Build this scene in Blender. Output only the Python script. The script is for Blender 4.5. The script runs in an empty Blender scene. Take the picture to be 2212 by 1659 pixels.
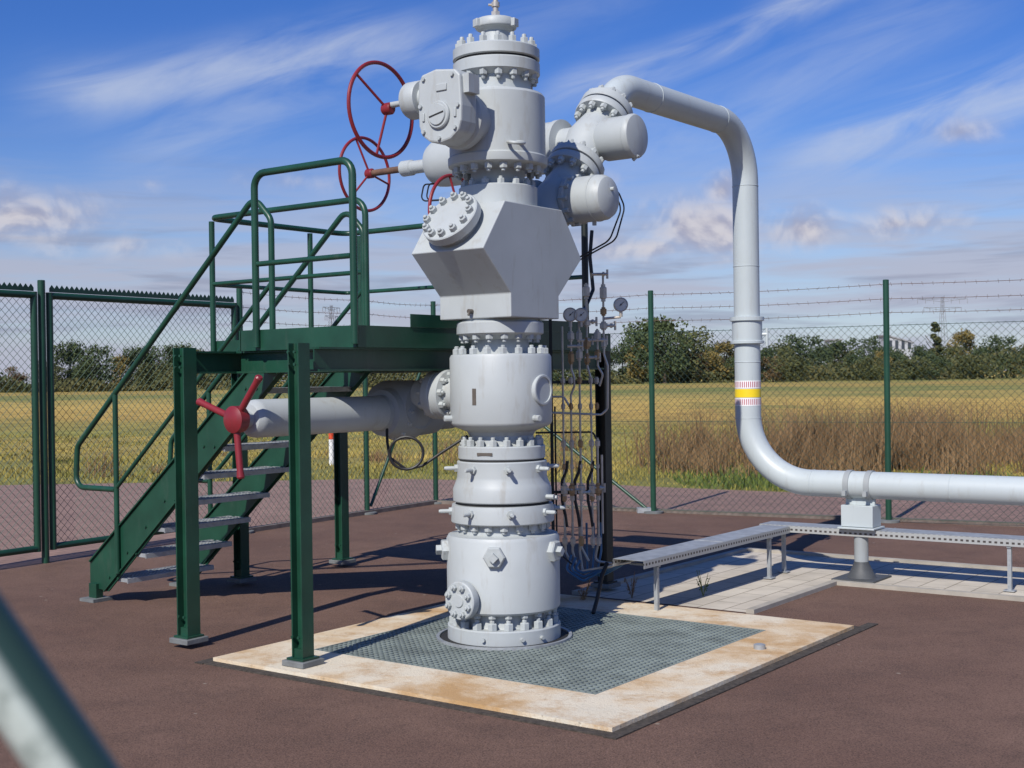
import bpy, math, random, bmesh
from mathutils import Vector, Matrix
random.seed(7)
rad = math.radians
scene = bpy.context.scene
col = scene.collection
X3, Y3, Z3 = Vector((1,0,0)), Vector((0,1,0)), Vector((0,0,1))
A = Vector((.595,.804,0)).normalized()
B = Vector((-.804,.595,0)).normalized()
T = Vector((-.07,8.1,0))
def S(a,b,z=0.0): return T + A*a + B*b + Z3*z

# ---------------------------------------------------------------- mesh builder
def basis(ax):
    ax = ax.normalized()
    h = Z3 if abs(ax.z) < .9 else X3
    u = ax.cross(h).normalized(); v = ax.cross(u).normalized()
    return u, v, ax
class MB:
    def __init__(s): s.v=[]; s.f=[]; s.m=[]; s.cur=0
    def add(s, vs, fs):
        o=len(s.v); s.v += [tuple(p) for p in vs]
        for f in fs: s.f.append(tuple(i+o for i in f)); s.m.append(s.cur)
    def prism(s, pts, ext):
        n=len(pts); vs=list(pts)+[p+ext for p in pts]
        fs=[tuple(range(n)), tuple(range(2*n-1,n-1,-1))]+[(i,(i+1)%n,n+(i+1)%n,n+i) for i in range(n)]
        s.add(vs,fs)
    def box(s, c, d, ax=(X3,Y3,Z3)):
        x,y,z=[a*(k/2) for a,k in zip(ax,d)]
        s.prism([c-x-y-z,c+x-y-z,c+x+y-z,c-x+y-z], z*2)
    def beam(s,p0,p1,w,h,up=Z3):
        d=(p1-p0); L=d.length; d=d.normalized(); sd=d.cross(up).normalized(); u=sd.cross(d).normalized()
        s.box((p0+p1)/2,(L,w,h),(d,sd,u))
    def hbeam(s,p0,p1,w,h,t,side):
        d=(p1-p0).normalized(); sd=(side-d*side.dot(d)).normalized(); o=d.cross(sd).normalized()
        L=(p1-p0).length; c=(p0+p1)/2
        s.box(c+sd*(h/2-t/2),(L,t,w),(d,sd,o)); s.box(c-sd*(h/2-t/2),(L,t,w),(d,sd,o))
        s.box(c,(L,h-2*t-.001,t*.8),(d,sd,o))
    def lathe(s, prof, o, ax, seg=48, caps=True):
        u,v,w=basis(ax); vs=[]; fs=[]
        for r,h in prof:
            for i in range(seg):
                a=2*math.pi*i/seg; vs.append(o+w*h+u*(r*math.cos(a))+v*(r*math.sin(a)))
        for k in range(len(prof)-1):
            for i in range(seg):
                j=(i+1)%seg; fs.append((k*seg+i,k*seg+j,(k+1)*seg+j,(k+1)*seg+i))
        if caps:
            fs.append(tuple(range(seg-1,-1,-1))); n=(len(prof)-1)*seg; fs.append(tuple(range(n,n+seg)))
        s.add(vs,fs)
    def cyl(s,p0,p1,r,seg=16,ch=0):
        d=p1-p0; L=d.length
        pr=[(r,0),(r,L)] if ch<=0 else [(r-ch,0),(r,ch),(r,L-ch),(r-ch,L)]
        s.lathe(pr,p0,d,seg)
    def tube(s, pts, r, seg=12, caps=True):
        n=len(pts); tg=[]
        for i in range(n):
            a=pts[max(0,i-1)]; b=pts[min(n-1,i+1)]; tg.append((b-a).normalized())
        u,_,_=basis(tg[0]); vs=[]; fs=[]
        for i in range(n):
            t=tg[i]; u=(u-t*u.dot(t)).normalized(); v=t.cross(u)
            for k in range(seg):
                an=2*math.pi*k/seg; vs.append(pts[i]+u*(r*math.cos(an))+v*(r*math.sin(an)))
        for i in range(n-1):
            for k in range(seg):
                j=(k+1)%seg; fs.append((i*seg+k,i*seg+j,(i+1)*seg+j,(i+1)*seg+k))
        if caps: fs.append(tuple(range(seg-1,-1,-1))); fs.append(tuple(range((n-1)*seg,n*seg)))
        s.add(vs,fs)
    def torus(s,o,ax,Rr,r,seg=48,k=10):
        u,v,w=basis(ax); vs=[]; fs=[]
        for i in range(seg):
            a=2*math.pi*i/seg; d=u*math.cos(a)+v*math.sin(a)
            for j in range(k):
                b=2*math.pi*j/k; vs.append(o+d*(Rr+r*math.cos(b))+w*(r*math.sin(b)))
        for i in range(seg):
            for j in range(k):
                i2=(i+1)%seg; j2=(j+1)%k; fs.append((i*k+j,i2*k+j,i2*k+j2,i*k+j2))
        s.add(vs,fs)
    def nuts(s,o,ax,Rr,n,h0,h1,nr=.028,stub=.018,ph=0.0):
        u,v,w=basis(ax); sg=1 if h1>h0 else -1
        for i in range(n):
            a=2*math.pi*(i+ph)/n; c=o+(u*math.cos(a)+v*math.sin(a))*Rr
            s.lathe([(nr,h0),(nr,h1-sg*nr*.15),(nr*.85,h1)],c,w,6)
            if stub: s.lathe([(nr*.52,h1),(nr*.52,h1+sg*stub*.8),(nr*.4,h1+sg*stub)],c,w,8)
def fillet(pts,r,n=7):
    out=[pts[0].copy()]
    for i in range(1,len(pts)-1):
        p=pts[i]; a=(pts[i-1]-p); b=(pts[i+1]-p); la,lb=a.length,b.length; a=a.normalized(); b=b.normalized()
        rr=r[i-1] if isinstance(r,(list,tuple)) else r
        ang=math.pi-a.angle(b)
        if ang<.02 or ang>3.1: out.append(p.copy()); continue
        tl=min(rr*math.tan(ang/2),la*.48,lb*.48); R_=tl/math.tan(ang/2)
        bis=(a+b).normalized(); c=p+bis*(R_/math.cos(ang/2))
        e0=(p+a*tl-c).normalized(); nrm=e0.cross((p+b*tl-c).normalized()).normalized(); e1=nrm.cross(e0)
        for k in range(n+1):
            q=ang*k/n; out.append(c+(e0*math.cos(q)+e1*math.sin(q))*R_)
    out.append(pts[-1].copy()); return out

WL={}
def mk(name, mb, mats, parent=None, smooth=True, bevel=0, **props):
    vs=[Vector(p) for p in mb.v]
    mn=Vector((min(p.x for p in vs),min(p.y for p in vs),min(p.z for p in vs)))
    mx=Vector((max(p.x for p in vs),max(p.y for p in vs),max(p.z for p in vs)))
    c=(mn+mx)/2
    if parent is None: c.z=mn.z
    me=bpy.data.meshes.new(name); me.from_pydata([p-c for p in vs],[],mb.f)
    if not isinstance(mats,(list,tuple)): mats=[mats]
    for m in mats: me.materials.append(m)
    if len(mats)>1: me.polygons.foreach_set('material_index',mb.m)
    bm=bmesh.new(); bm.from_mesh(me); bmesh.ops.recalc_face_normals(bm,faces=bm.faces); bm.to_mesh(me); bm.free()
    if smooth:
        me.polygons.foreach_set('use_smooth',[True]*len(me.polygons)); me.set_sharp_from_angle(angle=rad(34))
    ob=bpy.data.objects.new(name,me); col.objects.link(ob); WL[ob.name]=c
    if parent: ob.parent=parent; ob.location=c-WL[parent.name]
    else: ob.location=c
    if bevel:
        b=ob.modifiers.new('bevel','BEVEL'); b.width=bevel; b.segments=2; b.limit_method='ANGLE'
    for k,v in props.items(): ob[k]=v
    return ob
def emp(name,loc,label=None,category=None,group=None,parent=None):
    ob=bpy.data.objects.new(name,None); col.objects.link(ob); ob.empty_display_size=.2; WL[ob.name]=Vector(loc)
    if parent: ob.parent=parent; ob.location=Vector(loc)-WL[parent.name]
    else: ob.location=loc
    if label: ob['label']=label
    if category: ob['category']=category
    if group: ob['group']=group
    return ob

# ---------------------------------------------------------------- materials
def newmat(name):
    m=bpy.data.materials.new(name); m.use_nodes=True; nt=m.node_tree
    return m,nt,nt.nodes['Principled BSDF']
def ramp(nt,fac,stops,interp='LINEAR'):
    r=nt.nodes.new('ShaderNodeValToRGB'); r.color_ramp.interpolation=interp
    e=r.color_ramp.elements
    while len(e)<len(stops): e.new(.5)
    for el,(p,c) in zip(e,stops): el.position=p; el.color=(c[0],c[1],c[2],1)
    nt.links.new(fac,r.inputs[0]); return r.outputs[0]
def noise(nt,vec,scale,detail=3,rough=.55,dist=0):
    n=nt.nodes.new('ShaderNodeTexNoise'); n.inputs['Scale'].default_value=scale; n.inputs['Detail'].default_value=detail
    n.inputs['Roughness'].default_value=rough; n.inputs['Distortion'].default_value=dist
    nt.links.new(vec,n.inputs['Vector']); return n.outputs['Fac']
def mapping(nt,vec,sc=(1,1,1),rot=(0,0,0),loc=(0,0,0)):
    m=nt.nodes.new('ShaderNodeMapping'); m.inputs['Scale'].default_value=sc; m.inputs['Rotation'].default_value=rot; m.inputs['Location'].default_value=loc
    nt.links.new(vec,m.inputs['Vector']); return m.outputs[0]
def wpos(nt):
    g=nt.nodes.new('ShaderNodeNewGeometry'); return g.outputs['Position']
def mixc(nt,f,a,b,mode='MIX'):
    m=nt.nodes.new('ShaderNodeMix'); m.data_type='RGBA'; m.blend_type=mode
    for s,val in ((m.inputs[0],f),(m.inputs[6],a),(m.inputs[7],b)):
        if isinstance(val,bpy.types.NodeSocket): nt.links.new(val,s)
        elif isinstance(val,(int,float)): s.default_value=val
        else: s.default_value=(*val,1)
    return m.outputs[2]
def sc(c,k): return tuple(min(1,x*k) for x in c)
def bumpn(nt,bs,h,strength,dist=.01):
    b=nt.nodes.new('ShaderNodeBump'); b.inputs['Strength'].default_value=strength; b.inputs['Distance'].default_value=dist
    nt.links.new(h,b.inputs['Height']); nt.links.new(b.outputs[0],bs.inputs['Normal'])
def pmat(name,c,rough=.5,metal=0,var=.12,scale=3,bump=0,bscale=120,dirt=None,dirtamt=.5,dscale=2.2):
    m,nt,bs=newmat(name); p=wpos(nt)
    n=noise(nt,p,scale,3,.6)
    base=ramp(nt,n,[(.3,sc(c,1-var)),(.7,sc(c,1+var))])
    if dirt:
        st=noise(nt,mapping(nt,p,(6,6,1.2)),dscale,4,.7)
        mk_=ramp(nt,st,[(.55,(0,0,0)),(.78,(dirtamt,)*3)])
        base=mixc(nt,mk_,base,dirt)
    nt.links.new(base,bs.inputs['Base Color'])
    bs.inputs['Roughness'].default_value=rough
    bs.inputs['Metallic'].default_value=metal
    if bump: bumpn(nt,bs,noise(nt,p,bscale,2,.6),bump,.004)
    return m
M={}
M['paint']=pmat('grey_paint',(.41,.44,.445),.5,0,.06,2.5,.08,60,dirt=(.27,.24,.19),dirtamt=.5)
M['paint2']=pmat('grey_paint_shade_tone',(.31,.335,.345),.5,0,.06,3,.1,60,dirt=(.23,.21,.18),dirtamt=.4)  # darker copy of the grey paint, shade on valve body and column coloured in
M['nut']=pmat('painted_bolts',(.40,.43,.43),.5,0,.12,9,0,80,dirt=(.17,.14,.10),dirtamt=.65,dscale=5)
M['pipe']=pmat('pipe_paint',(.45,.50,.515),.42,0,.04,2,.05,50,dirt=(.31,.30,.27),dirtamt=.4)
M['green']=pmat('green_paint',(.010,.055,.032),.38,0,.22,4,.08,60,dirt=(.05,.08,.06),dirtamt=.45)
M['greenf']=pmat('green_fence_coat',(.012,.058,.034),.4,0,.15,4)
M['wire']=pmat('green_wire_coat',(.04,.08,.06),.5,0,.15,4)
M['darksteel_shade']=pmat('dark_steel_painted_shade',(.006,.011,.010),.5,0,.2,5)  # near-black steel; shade falling on one platform leg is put into this colour
M['red']=pmat('red_paint',(.22,.018,.025),.4,0,.15,5,.08,60,dirt=(.12,.03,.03),dirtamt=.5)
M['black']=pmat('black_rubber',(.012,.012,.013),.5,0,.2,8)
M['dark']=pmat('dark_gap',(.02,.02,.02),.8,0,.3,8)
M['blue']=pmat('blue_hose',(.05,.14,.26),.45,0,.2,8)
M['steel']=pmat('stainless_steel',(.50,.46,.40),.36,.4,.2,12)
M['brass']=pmat('dull_brass',(.38,.25,.13),.4,.4,.2,14)
M['galv']=pmat('galvanised_steel',(.38,.40,.41),.5,.4,.18,14,.1,60)
M['grate']=pmat('grating_steel',(.215,.25,.23),.6,.15,.25,5)
M['pit']=pmat('pit_painted_shade',(.03,.03,.026),.9,0,.3,8)  # very dark floor colour stands in for the shade of a deeper pit
M['tag']=pmat('dark_tag',(.10,.085,.07),.5,0,.2,20)
M['rust']=pmat('rusty_steel',(.13,.07,.045),.7,0,.3,15)
M['white']=pmat('white_plastic',(.75,.75,.74),.45,0,.05,6)
M['orange']=pmat('orange_red_plastic',(.65,.07,.02),.45,0,.1,6)
M['yellow']=pmat('yellow_tape',(.85,.62,.02),.4,0,.05,6)
M['foot']=pmat('grey_footing',(.15,.16,.16),.8,0,.2,12,.3,80)
M['gauge']=pmat('gauge_face',(.62,.62,.58),.35,0,.1,30)
# concrete pad
m,nt,bs=newmat('stained_concrete'); p=wpos(nt)
b1=ramp(nt,noise(nt,p,1.3,5,.65,.4),[(.34,(.50,.31,.14)),(.45,(.64,.50,.33)),(.55,(.70,.62,.48)),(.7,(.64,.58,.46))])
b2=ramp(nt,noise(nt,p,3.2,7,.78),[(.48,(0,0,0)),(.66,(.8,.8,.8))])
b3=mixc(nt,b2,b1,(.46,.27,.11)); sp=ramp(nt,noise(nt,p,30,4,.7),[(.60,(0,0,0)),(.70,(.6,.6,.6))])
nt.links.new(mixc(nt,sp,b3,(.24,.18,.12)),bs.inputs['Base Color']); bs.inputs['Roughness'].default_value=.85
bumpn(nt,bs,noise(nt,p,60,4,.7),.6,.01); M['conc']=m
# asphalt
m,nt,bs=newmat('red_brown_asphalt'); p=wpos(nt)
b1=ramp(nt,noise(nt,p,.55,5,.6),[(.32,(.136,.078,.057)),(.68,(.190,.115,.084))])
b2=ramp(nt,noise(nt,p,2.6,6,.72),[(.45,(0,0,0)),(.72,(.75,.75,.75))]); b1=mixc(nt,b2,b1,(.108,.066,.050))
g=noise(nt,p,110,3,.78); gr=ramp(nt,g,[(.30,(.32,.32,.32)),(.5,(1,1,1)),(.70,(1.5,1.5,1.5))])
b1=mixc(nt,1.0,b1,gr,'MULTIPLY')
v=nt.nodes.new('ShaderNodeTexVoronoi'); v.inputs['Scale'].default_value=3.2; v.inputs['Randomness'].default_value=1; nt.links.new(p,v.inputs['Vector'])
sp=ramp(nt,v.outputs['Distance'],[(.03,(.8,.8,.8)),(.045,(0,0,0))])
nt.links.new(mixc(nt,sp,b1,(.32,.27,.21)),bs.inputs['Base Color']); bs.inputs['Roughness'].default_value=.9
bs.inputs['Specular IOR Level'].default_value=.3
bumpn(nt,bs,g,.7,.008); M['asphalt']=m
def paver(name,c1,c2,mortar,bw,bh,rotz):
    m,nt,bs=newmat(name); p=wpos(nt); q=mapping(nt,p,(1,1,1),(0,0,rotz))
    b=nt.nodes.new('ShaderNodeTexBrick'); b.inputs['Scale'].default_value=1
    b.inputs['Brick Width'].default_value=bw; b.inputs['Row Height'].default_value=bh; b.inputs['Mortar Size'].default_value=.006
    b.inputs['Color1'].default_value=(*c1,1); b.inputs['Color2'].default_value=(*c2,1); b.inputs['Mortar'].default_value=(*mortar,1)
    nt.links.new(q,b.inputs['Vector'])
    n=ramp(nt,noise(nt,p,2.3,5,.65),[(.3,(.72,.72,.72)),(.7,(1,1,1))])
    nt.links.new(mixc(nt,1.0,b.outputs['Color'],n,'MULTIPLY'),bs.inputs['Base Color']); bs.inputs['Roughness'].default_value=.9
    bumpn(nt,bs,b.outputs['Fac'],-.5,.004); return m
angA=math.atan2(A.y,A.x)
M['pave']=paver('light_pavers',(.56,.50,.41),(.63,.57,.47),(.30,.26,.20),.4,.2,-angA)
M['pave_red']=paver('pink_pavers',(.33,.205,.16),(.28,.175,.14),(.18,.125,.10),.2,.1,-angA)
def math_(nt,op,a,b=None,c=None,clamp=False):
    n=nt.nodes.new('ShaderNodeMath'); n.operation=op; n.use_clamp=clamp
    for i,val in enumerate((a,b,c)):
        if val is None: continue
        if isinstance(val,bpy.types.NodeSocket): nt.links.new(val,n.inputs[i])
        else: n.inputs[i].default_value=val
    return n.outputs[0]
# field
m,nt,bs=newmat('field_grass'); p=wpos(nt)
sx=nt.nodes.new('ShaderNodeSeparateXYZ'); nt.links.new(p,sx.inputs[0])
yy=math_(nt,'ADD',sx.outputs[1],math_(nt,'MULTIPLY',sx.outputs[0],.25))
ly=math_(nt,'LOGARITHM',math_(nt,'MAXIMUM',yy,1.0),10.0)
wob=math_(nt,'MULTIPLY',math_(nt,'SUBTRACT',noise(nt,mapping(nt,p,(.03,.06,1)),1,4,.6),.5),.40)
lf=math_(nt,'DIVIDE',math_(nt,'ADD',ly,wob),3.0)
G1=(.15,.16,.032); G2=(.22,.20,.045); ST=(.44,.29,.068); ST2=(.52,.36,.09); DR=(.36,.27,.07)
band=ramp(nt,lf,[(.40,G1),(.45,G2),(.49,DR),(.53,(.24,.23,.048)),(.58,ST),(.64,ST2),(.69,(.34,.27,.07)),(.72,(.16,.19,.040)),(.76,ST),(.82,(.22,.22,.05)),(.88,(.48,.33,.08))])
n2=ramp(nt,noise(nt,mapping(nt,p,(1,.5,1)),.9,6,.72),[(.32,(.50,.50,.48)),(.66,(1.3,1.28,1.1))])
band=mixc(nt,1.0,band,n2,'MULTIPLY')
n3=ramp(nt,noise(nt,mapping(nt,p,(.20,.08,1)),.6,5,.65),[(.50,(0,0,0)),(.62,(.65,.65,.65))])
band=mixc(nt,n3,band,(.14,.165,.034))
nt.links.new(band,bs.inputs['Base Color']); bs.inputs['Roughness'].default_value=.95
bumpn(nt,bs,noise(nt,p,10,4,.7),.6,.05); M['field']=m
def leafmat(name,c1,c2,scale=.6):
    m,nt,bs=newmat(name); p=wpos(nt)
    c=ramp(nt,noise(nt,p,scale,3,.7),[(.32,c1),(.68,c2)])
    nt.links.new(c,bs.inputs['Base Color']); bs.inputs['Roughness'].default_value=.85
    bs.inputs['Specular IOR Level'].default_value=.2
    return m
LF=[leafmat('foliage_dark',(.050,.072,.032),(.090,.115,.050)),leafmat('foliage_olive',(.075,.085,.036),(.135,.14,.052)),
    leafmat('foliage_autumn',(.15,.125,.045),(.26,.19,.06)),leafmat('foliage_brown',(.12,.09,.045),(.20,.13,.065))]
M['grassblade']=leafmat('grass_blades',(.17,.18,.040),(.46,.34,.10),.35)
M['weed']=leafmat('dry_weeds',(.14,.085,.042),(.31,.20,.10),.9)
M['herb']=leafmat('green_herbs',(.07,.11,.025),(.15,.18,.045),2)
M['bark']=pmat('bark',(.07,.055,.04),.9,0,.3,3)
M['haze_white']=pmat('pale_facade',(.42,.44,.48),.8,0,.05,.3)
M['haze_roof']=pmat('roof_sheet',(.30,.31,.34),.7,0,.08,.3)
M['glass']=pmat('window_glass',(.05,.06,.08),.15,0,.1,1)
M['pylon']=pmat('pylon_steel',(.30,.32,.36),.6,.3,.08,.5)

# ---------------------------------------------------------------- wellhead
P=M['paint']; N=M['nut']
well=emp('wellhead',T,'tall grey painted gas wellhead with bolted flanges, on steel grating','wellhead')
O=Vector(T)
def az(deg):
    a=rad(deg); return Vector((math.sin(a),-math.cos(a),0))
mb=MB()
mb.lathe([(.345,.03),(.353,.038),(.353,.118),(.345,.126),(.285,.127),(.28,.135),(.28,.205),(.30,.215),(.34,.218),(.353,.232),(.353,.655),(.340,.678),(.30,.68),(.265,.69),(.26,.75)],O,Z3,72)
mb.cur=1
mb.nuts(O,Z3,.316,20,.127,.170,.030,.02,.3)
mb.nuts(O,Z3,.316,20,.217,.195,.024,0,.3)
mb.nuts(O,Z3,.275,18,.752,.716,.027,.016,.1)
for dg,zz in ((-82,.585),(-8,.575),(60,.585),(128,.585),(-150,.585)):
    d=az(dg); c=O+d*.335+Z3*zz
    mb.lathe([(.068,0),(.068,.045),(.060,.052)],c,d,6)
    mb.lathe([(.03,.05),(.03,.085)],c,d,4)
for dg in (-20,18,40):
    d=az(dg); mb.cyl(O+d*.35+Z3*.075,O+d*.372+Z3*.075,.012,8)
mk('casing_head',mb,[P,N],well)
mb=MB(); d=az(-40); c=O+d*.34+Z3*.31
mb.lathe([(.085,-.02),(.085,.015),(.112,.018),(.116,.024),(.116,.07),(.110,.076),(.04,.077),(.036,.085),(.0005,.086)],c,d,40)
mb.cur=1; mb.nuts(c,d,.085,8,.077,.097,.021,.012,.5)
mk('outlet_flange',mb,[P,N],well)
def screws(mb,z,r,n,L,ph=0,rr=.013):
    for i in range(n):
        d=az(360*(i+ph)/n); c=O+Z3*z+d*r
        mb.lathe([(rr*1.9,0),(rr*1.9,.022)],c,d,6); mb.lathe([(rr,.02),(rr,L-.012),(rr*.7,L)],c,d,10)
mb=MB()
mb.lathe([(.26,.752),(.315,.753),(.322,.76),(.322,.83),(.314,.866),(.26,.868)],O,Z3,72)
mb.cur=1; screws(mb,.825,.315,8,.085,.2)
mk('casing_spool',mb,[P,N],well)
for r_,z0,z1 in ((.29,.867,.884),(.265,1.134,1.147),(.255,3.604,3.617)):
    mb=MB(); mb.lathe([(r_,z0),(r_,z1)],O,Z3,60); mk('gasket_ring',mb,M['dark'],well)
mb=MB()
mb.lathe([(.30,.883),(.308,.89),(.308,.962),(.298,.985),(.283,1.025),(.281,1.04),(.281,1.128),(.275,1.135),(.2,1.136)],O,Z3,72)
mb.cur=1; screws(mb,1.09,.277,8,.085,.17)
for dg,z in ((62,.915),(70,.905)): 
    mb.cyl(O+az(dg)*.30+Z3*z,O+az(dg)*.36+Z3*z,.014,8)
mk('tubing_head',mb,[P,N],well)
mb=MB()
mb.lathe([(.265,1.146),(.272,1.152),(.272,1.222),(.266,1.229),(.215,1.230),(.205,1.24),(.20,1.29),(.215,1.315),(.29,1.345),(.312,1.36),(.318,1.375),(.318,1.775),(.308,1.793),(.19,1.795),(.18,1.80),(.178,1.9)],O,Z3,72)
mb.cur=1
mb.nuts(O,Z3,.240,18,1.23,1.268,.025,.018,.4)
mb.nuts(O,Z3,.277,18,1.795,1.83,.026,.016,.2)
for dg,z in ((40,1.40),(-75,1.40)):
    d=az(dg); mb.cyl(O+d*.31+Z3*z,O+d*.365+Z3*z,.02,10,.004)
mb.cur=2; d=az(-30); mb.box(O+d*.3185+Z3*1.535,(.026,.004,.10),(d.cross(Z3),d,Z3))
d=az(-22); mb.box(O+d*.273+Z3*1.185,(.10,.003,.018),(d.cross(Z3),d,Z3))
mk('tubing_spool',mb,[P,N,M['tag']],well)
mb=MB(); d=-B; c=O+Z3*1.57
mb.lathe([(.095,.29),(.095,.326),(.090,.330),(.078,.330),(.078,.322),(.0005,.322)],c,d,40)
mk('port_plug',mb,[P],well)
mb=MB()
mb.lathe([(.17,1.88),(.262,1.915),(.272,1.922),(.272,1.985),(.262,1.995),(.24,2.0),(.24,2.012)],O,Z3,72)
mb.cur=1; mb.nuts(O,Z3,.235,16,1.917,1.882,.025,.018,.3)
mk('adapter_flange',mb,[P,N],well)
mb=MB(); w=.275
prof=[(-.254,2.011),(.254,2.011),(.254,2.155),(.518,2.405),(.30,2.70),(-.30,2.70),(-.518,2.405),(-.254,2.155)]
mb.prism([S(a,-w,z) for a,z in prof],B*(2*w))
mk('junction_block',mb,[P],well,smooth=False,bevel=.006)
mb=MB(); mb.cyl(S(-.254,.02,2.055),S(-.29,.02,2.055),.014,8); mb.cyl(S(-.28,.02,2.055),S(-.29,.02,2.03),.008,8)
mk('grease_nipple',mb,[M['tag']],well)
nrm=(A*-.79+Z3*.613).normalized(); c=S(-.409,.0,2.553)
mb=MB()
mb.lathe([(.15,-.005),(.15,.035),(.182,.037),(.188,.043),(.188,.092),(.182,.098),(.10,.100),(.0005,.101)],c,nrm,60)
mb.cur=1; mb.nuts(c,nrm,.152,12,.099,.128,.024,.016,.3)
mk('blind_flange',mb,[P,N],well)
mb=MB()
mb.lathe([(.235,2.702),(.245,2.708),(.245,2.825),(.237,2.832),(.18,2.833),(.168,2.845),(.168,2.93),(.20,2.945),(.29,2.955),(.308,2.962),(.311,2.975),(.311,3.01),(.300,3.02),(.300,3.385),(.288,3.402),(.23,3.405),(.215,3.42),(.215,3.50),(.262,3.524),(.271,3.53),(.271,3.595),(.262,3.603),(.2,3.604)],O,Z3,72)
mb.cur=1
mb.nuts(O,Z3,.215,14,2.833,2.862,.024,.014,.2)
mb.nuts(O,Z3,.262,18,2.956,2.915,.026,.016,.4)
mb.nuts(O,Z3,.238,16,3.527,3.487,.026,.022,.15)
d=az(20); c=O+d*.30+Z3*3.06; mb.torus(c+d*.035,(d*.25+Z3).normalized(),.048,.011,24,8)
mk('valve_body',mb,[P,N],well)
mb=MB()
mb.lathe([(.2,3.616),(.262,3.617),(.271,3.623),(.271,3.682),(.262,3.69),(.16,3.692),(.13,3.70),(.095,3.73),(.085,3.80),(.10,3.815)],O,Z3,72)
mb.cur=1; mb.nuts(O,Z3,.232,16,3.691,3.728,.026,.022,.15)
mk('top_flange',mb,[P,N],well)
mb=MB()
mb.lathe([(.10,3.815),(.125,3.822),(.130,3.83),(.130,3.862),(.120,3.88),(.06,3.89),(.04,3.895)],O,Z3,48)
for k in range(3):
    d=az(-60+120*k); mb.box(O+d*.125+Z3*3.845,(.05,.055,.05),(d,Z3.cross(d),Z3))
mk('swab_cap',mb,[P],well,bevel=.004)
mb=MB(); mb.lathe([(.03,3.893),(.03,3.93)],O,Z3,6); mb.lathe([(.018,3.93),(.018,3.96),(.026,3.962),(.026,3.99),(.016,3.992),(.014,4.05),(.02,4.055),(.02,4.075)],O,Z3,12)
mb.cyl(O+Z3*3.975-X3*.045,O+Z3*3.975+X3*.02,.008,8)
mk('needle_valve',mb,[M['steel']],well)
def handwheel(parent,c,ax,Rr,ph=0,hub=.06,dish=.05,nsp=3):
    mb=MB(); mb.torus(c,ax,Rr,.0125,64,10); u,v,w_=basis(ax); h=c-w_*dish
    mb.lathe([(.03,-.04),(.038,-.03),(.038,.02),(.03,.03)],h,ax,20)
    for i in range(nsp):
        a=ph+2*math.pi*i/nsp; e=c+(u*math.cos(a)+v*math.sin(a))*Rr
        mb.tube([h,e],.0085,8)
    return mk('handwheel',mb,[M['red']],parent)
gb=emp('gear_operator',S(-.5,0,3.24),parent=well)
mb=MB()
mb.lathe([(.15,.25),(.15,.33),(.175,.335),(.175,.385),(.16,.40),(.16,.43)],O+Z3*3.20,-A,40)
mk('bonnet',mb,[P],gb)
mb=MB(); gc=S(-.42,-.005,3.24)
ol=[(.135,.215),(.03,.235),(-.12,.215),(-.155,.18),(-.165,.00)]
ol+=[(-.16*math.cos(rad(180*k/6)), -.09-.115*math.sin(rad(180*k/6))) for k in range(7)]+[(.165,.03),(.16,.17)]
mb.prism([gc+B*b+Z3*z for b,z in ol],-A*.15)
mk('gear_case',mb,[P],gb,smooth=False,bevel=.012)
mb=MB(); fc=gc-A*.15
mb.lathe([(.082,-.004),(.082,.014),(.076,.020),(.064,.020),(.060,.030),(.0005,.031)],fc+Z3*-.04,-A,40)
mk('cover_plate',mb,[P],gb)
for b,z in ol[::2]:
    mb=MB(); mb.lathe([(.013,-.002),(.013,.014)],fc+B*b*.86+Z3*z*.86,-A,6); mk('bolt',mb,[N],gb)
for b_,z_,w_,h_ in ((-.02,.12,.08,.04),(.12,-.04,.018,.05),(-.12,-.04,.018,.05)):
    mb=MB(); mb.box(fc+B*b_+Z3*z_-A*.004,(w_,.010,h_),(B,A,Z3)); mk('raised_marking',mb,[P],gb,bevel=.003)
mb=MB(); mb.box(fc-A*.032+Z3*-.04,(.11,.003,.008),(( B*.97-Z3*.2).normalized(),A,(Z3*.97+B*.2).normalized()))
mk('position_mark',mb,[M['dark']],gb)
mb=MB(); c=gc-A*.06+Z3*.095
mb.lathe([(.07,.10),(.07,.19),(.108,.195),(.113,.205),(.113,.29),(.105,.305),(.04,.31),(.028,.325),(.028,.37),(.018,.375),(.018,.49)],c,B,36)
mb.box(gc-A*.07+Z3*.13+B*-.175,(.05,.10,.11),(B,A,Z3))
mk('input_shaft',mb,[P],gb)
handwheel(gb,c+B*.54-Z3*.02,B,.29,rad(100))
wd=(A*.67+Z3*.74).normalized(); wc=S(.41,0,2.553)
def W(t): return wc+wd*t
def wing(name,t0,t1,t2,t3):
    e=emp(name,W((t0+t3)/2),parent=well)
    mb=MB()
    mb.lathe([(.15,t0-.02),(.15,t0),(.19,t0+.002),(.195,t0+.01),(.195,t1-.008),(.19,t1),(.13,t1+.002),(.125,t1+.03),(.15,(t1+t2)/2-.08),(.165,(t1+t2)/2),(.15,(t1+t2)/2+.08),(.125,t2-.03),(.13,t2-.002),(.19,t2),(.195,t2+.01),(.195,t3-.01),(.19,t3)],wc,wd,56)
    mb.cur=1; mb.nuts(wc,wd,.165,12,t1,t1+.035,.024,.018,.2); mb.nuts(wc,wd,.165,12,t2,t2-.035,.024,.018,.2)
    mk('valve_body',mb,[P,N],e); return e
v1=wing('wing_valve',0.0,.06,.60,.66)
c=W(.34)
mb=MB(); mb.lathe([(.12,.02),(.12,.12),(.16,.125),(.165,.135),(.165,.155),(.150,.16),(.150,.34),(.146,.38),(.130,.41),(.10,.425),(.0005,.432)],c,-B,48)
mb.lathe([(.153,.325),(.153,.335)],c,-B,48)
mb.cur=1
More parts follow.
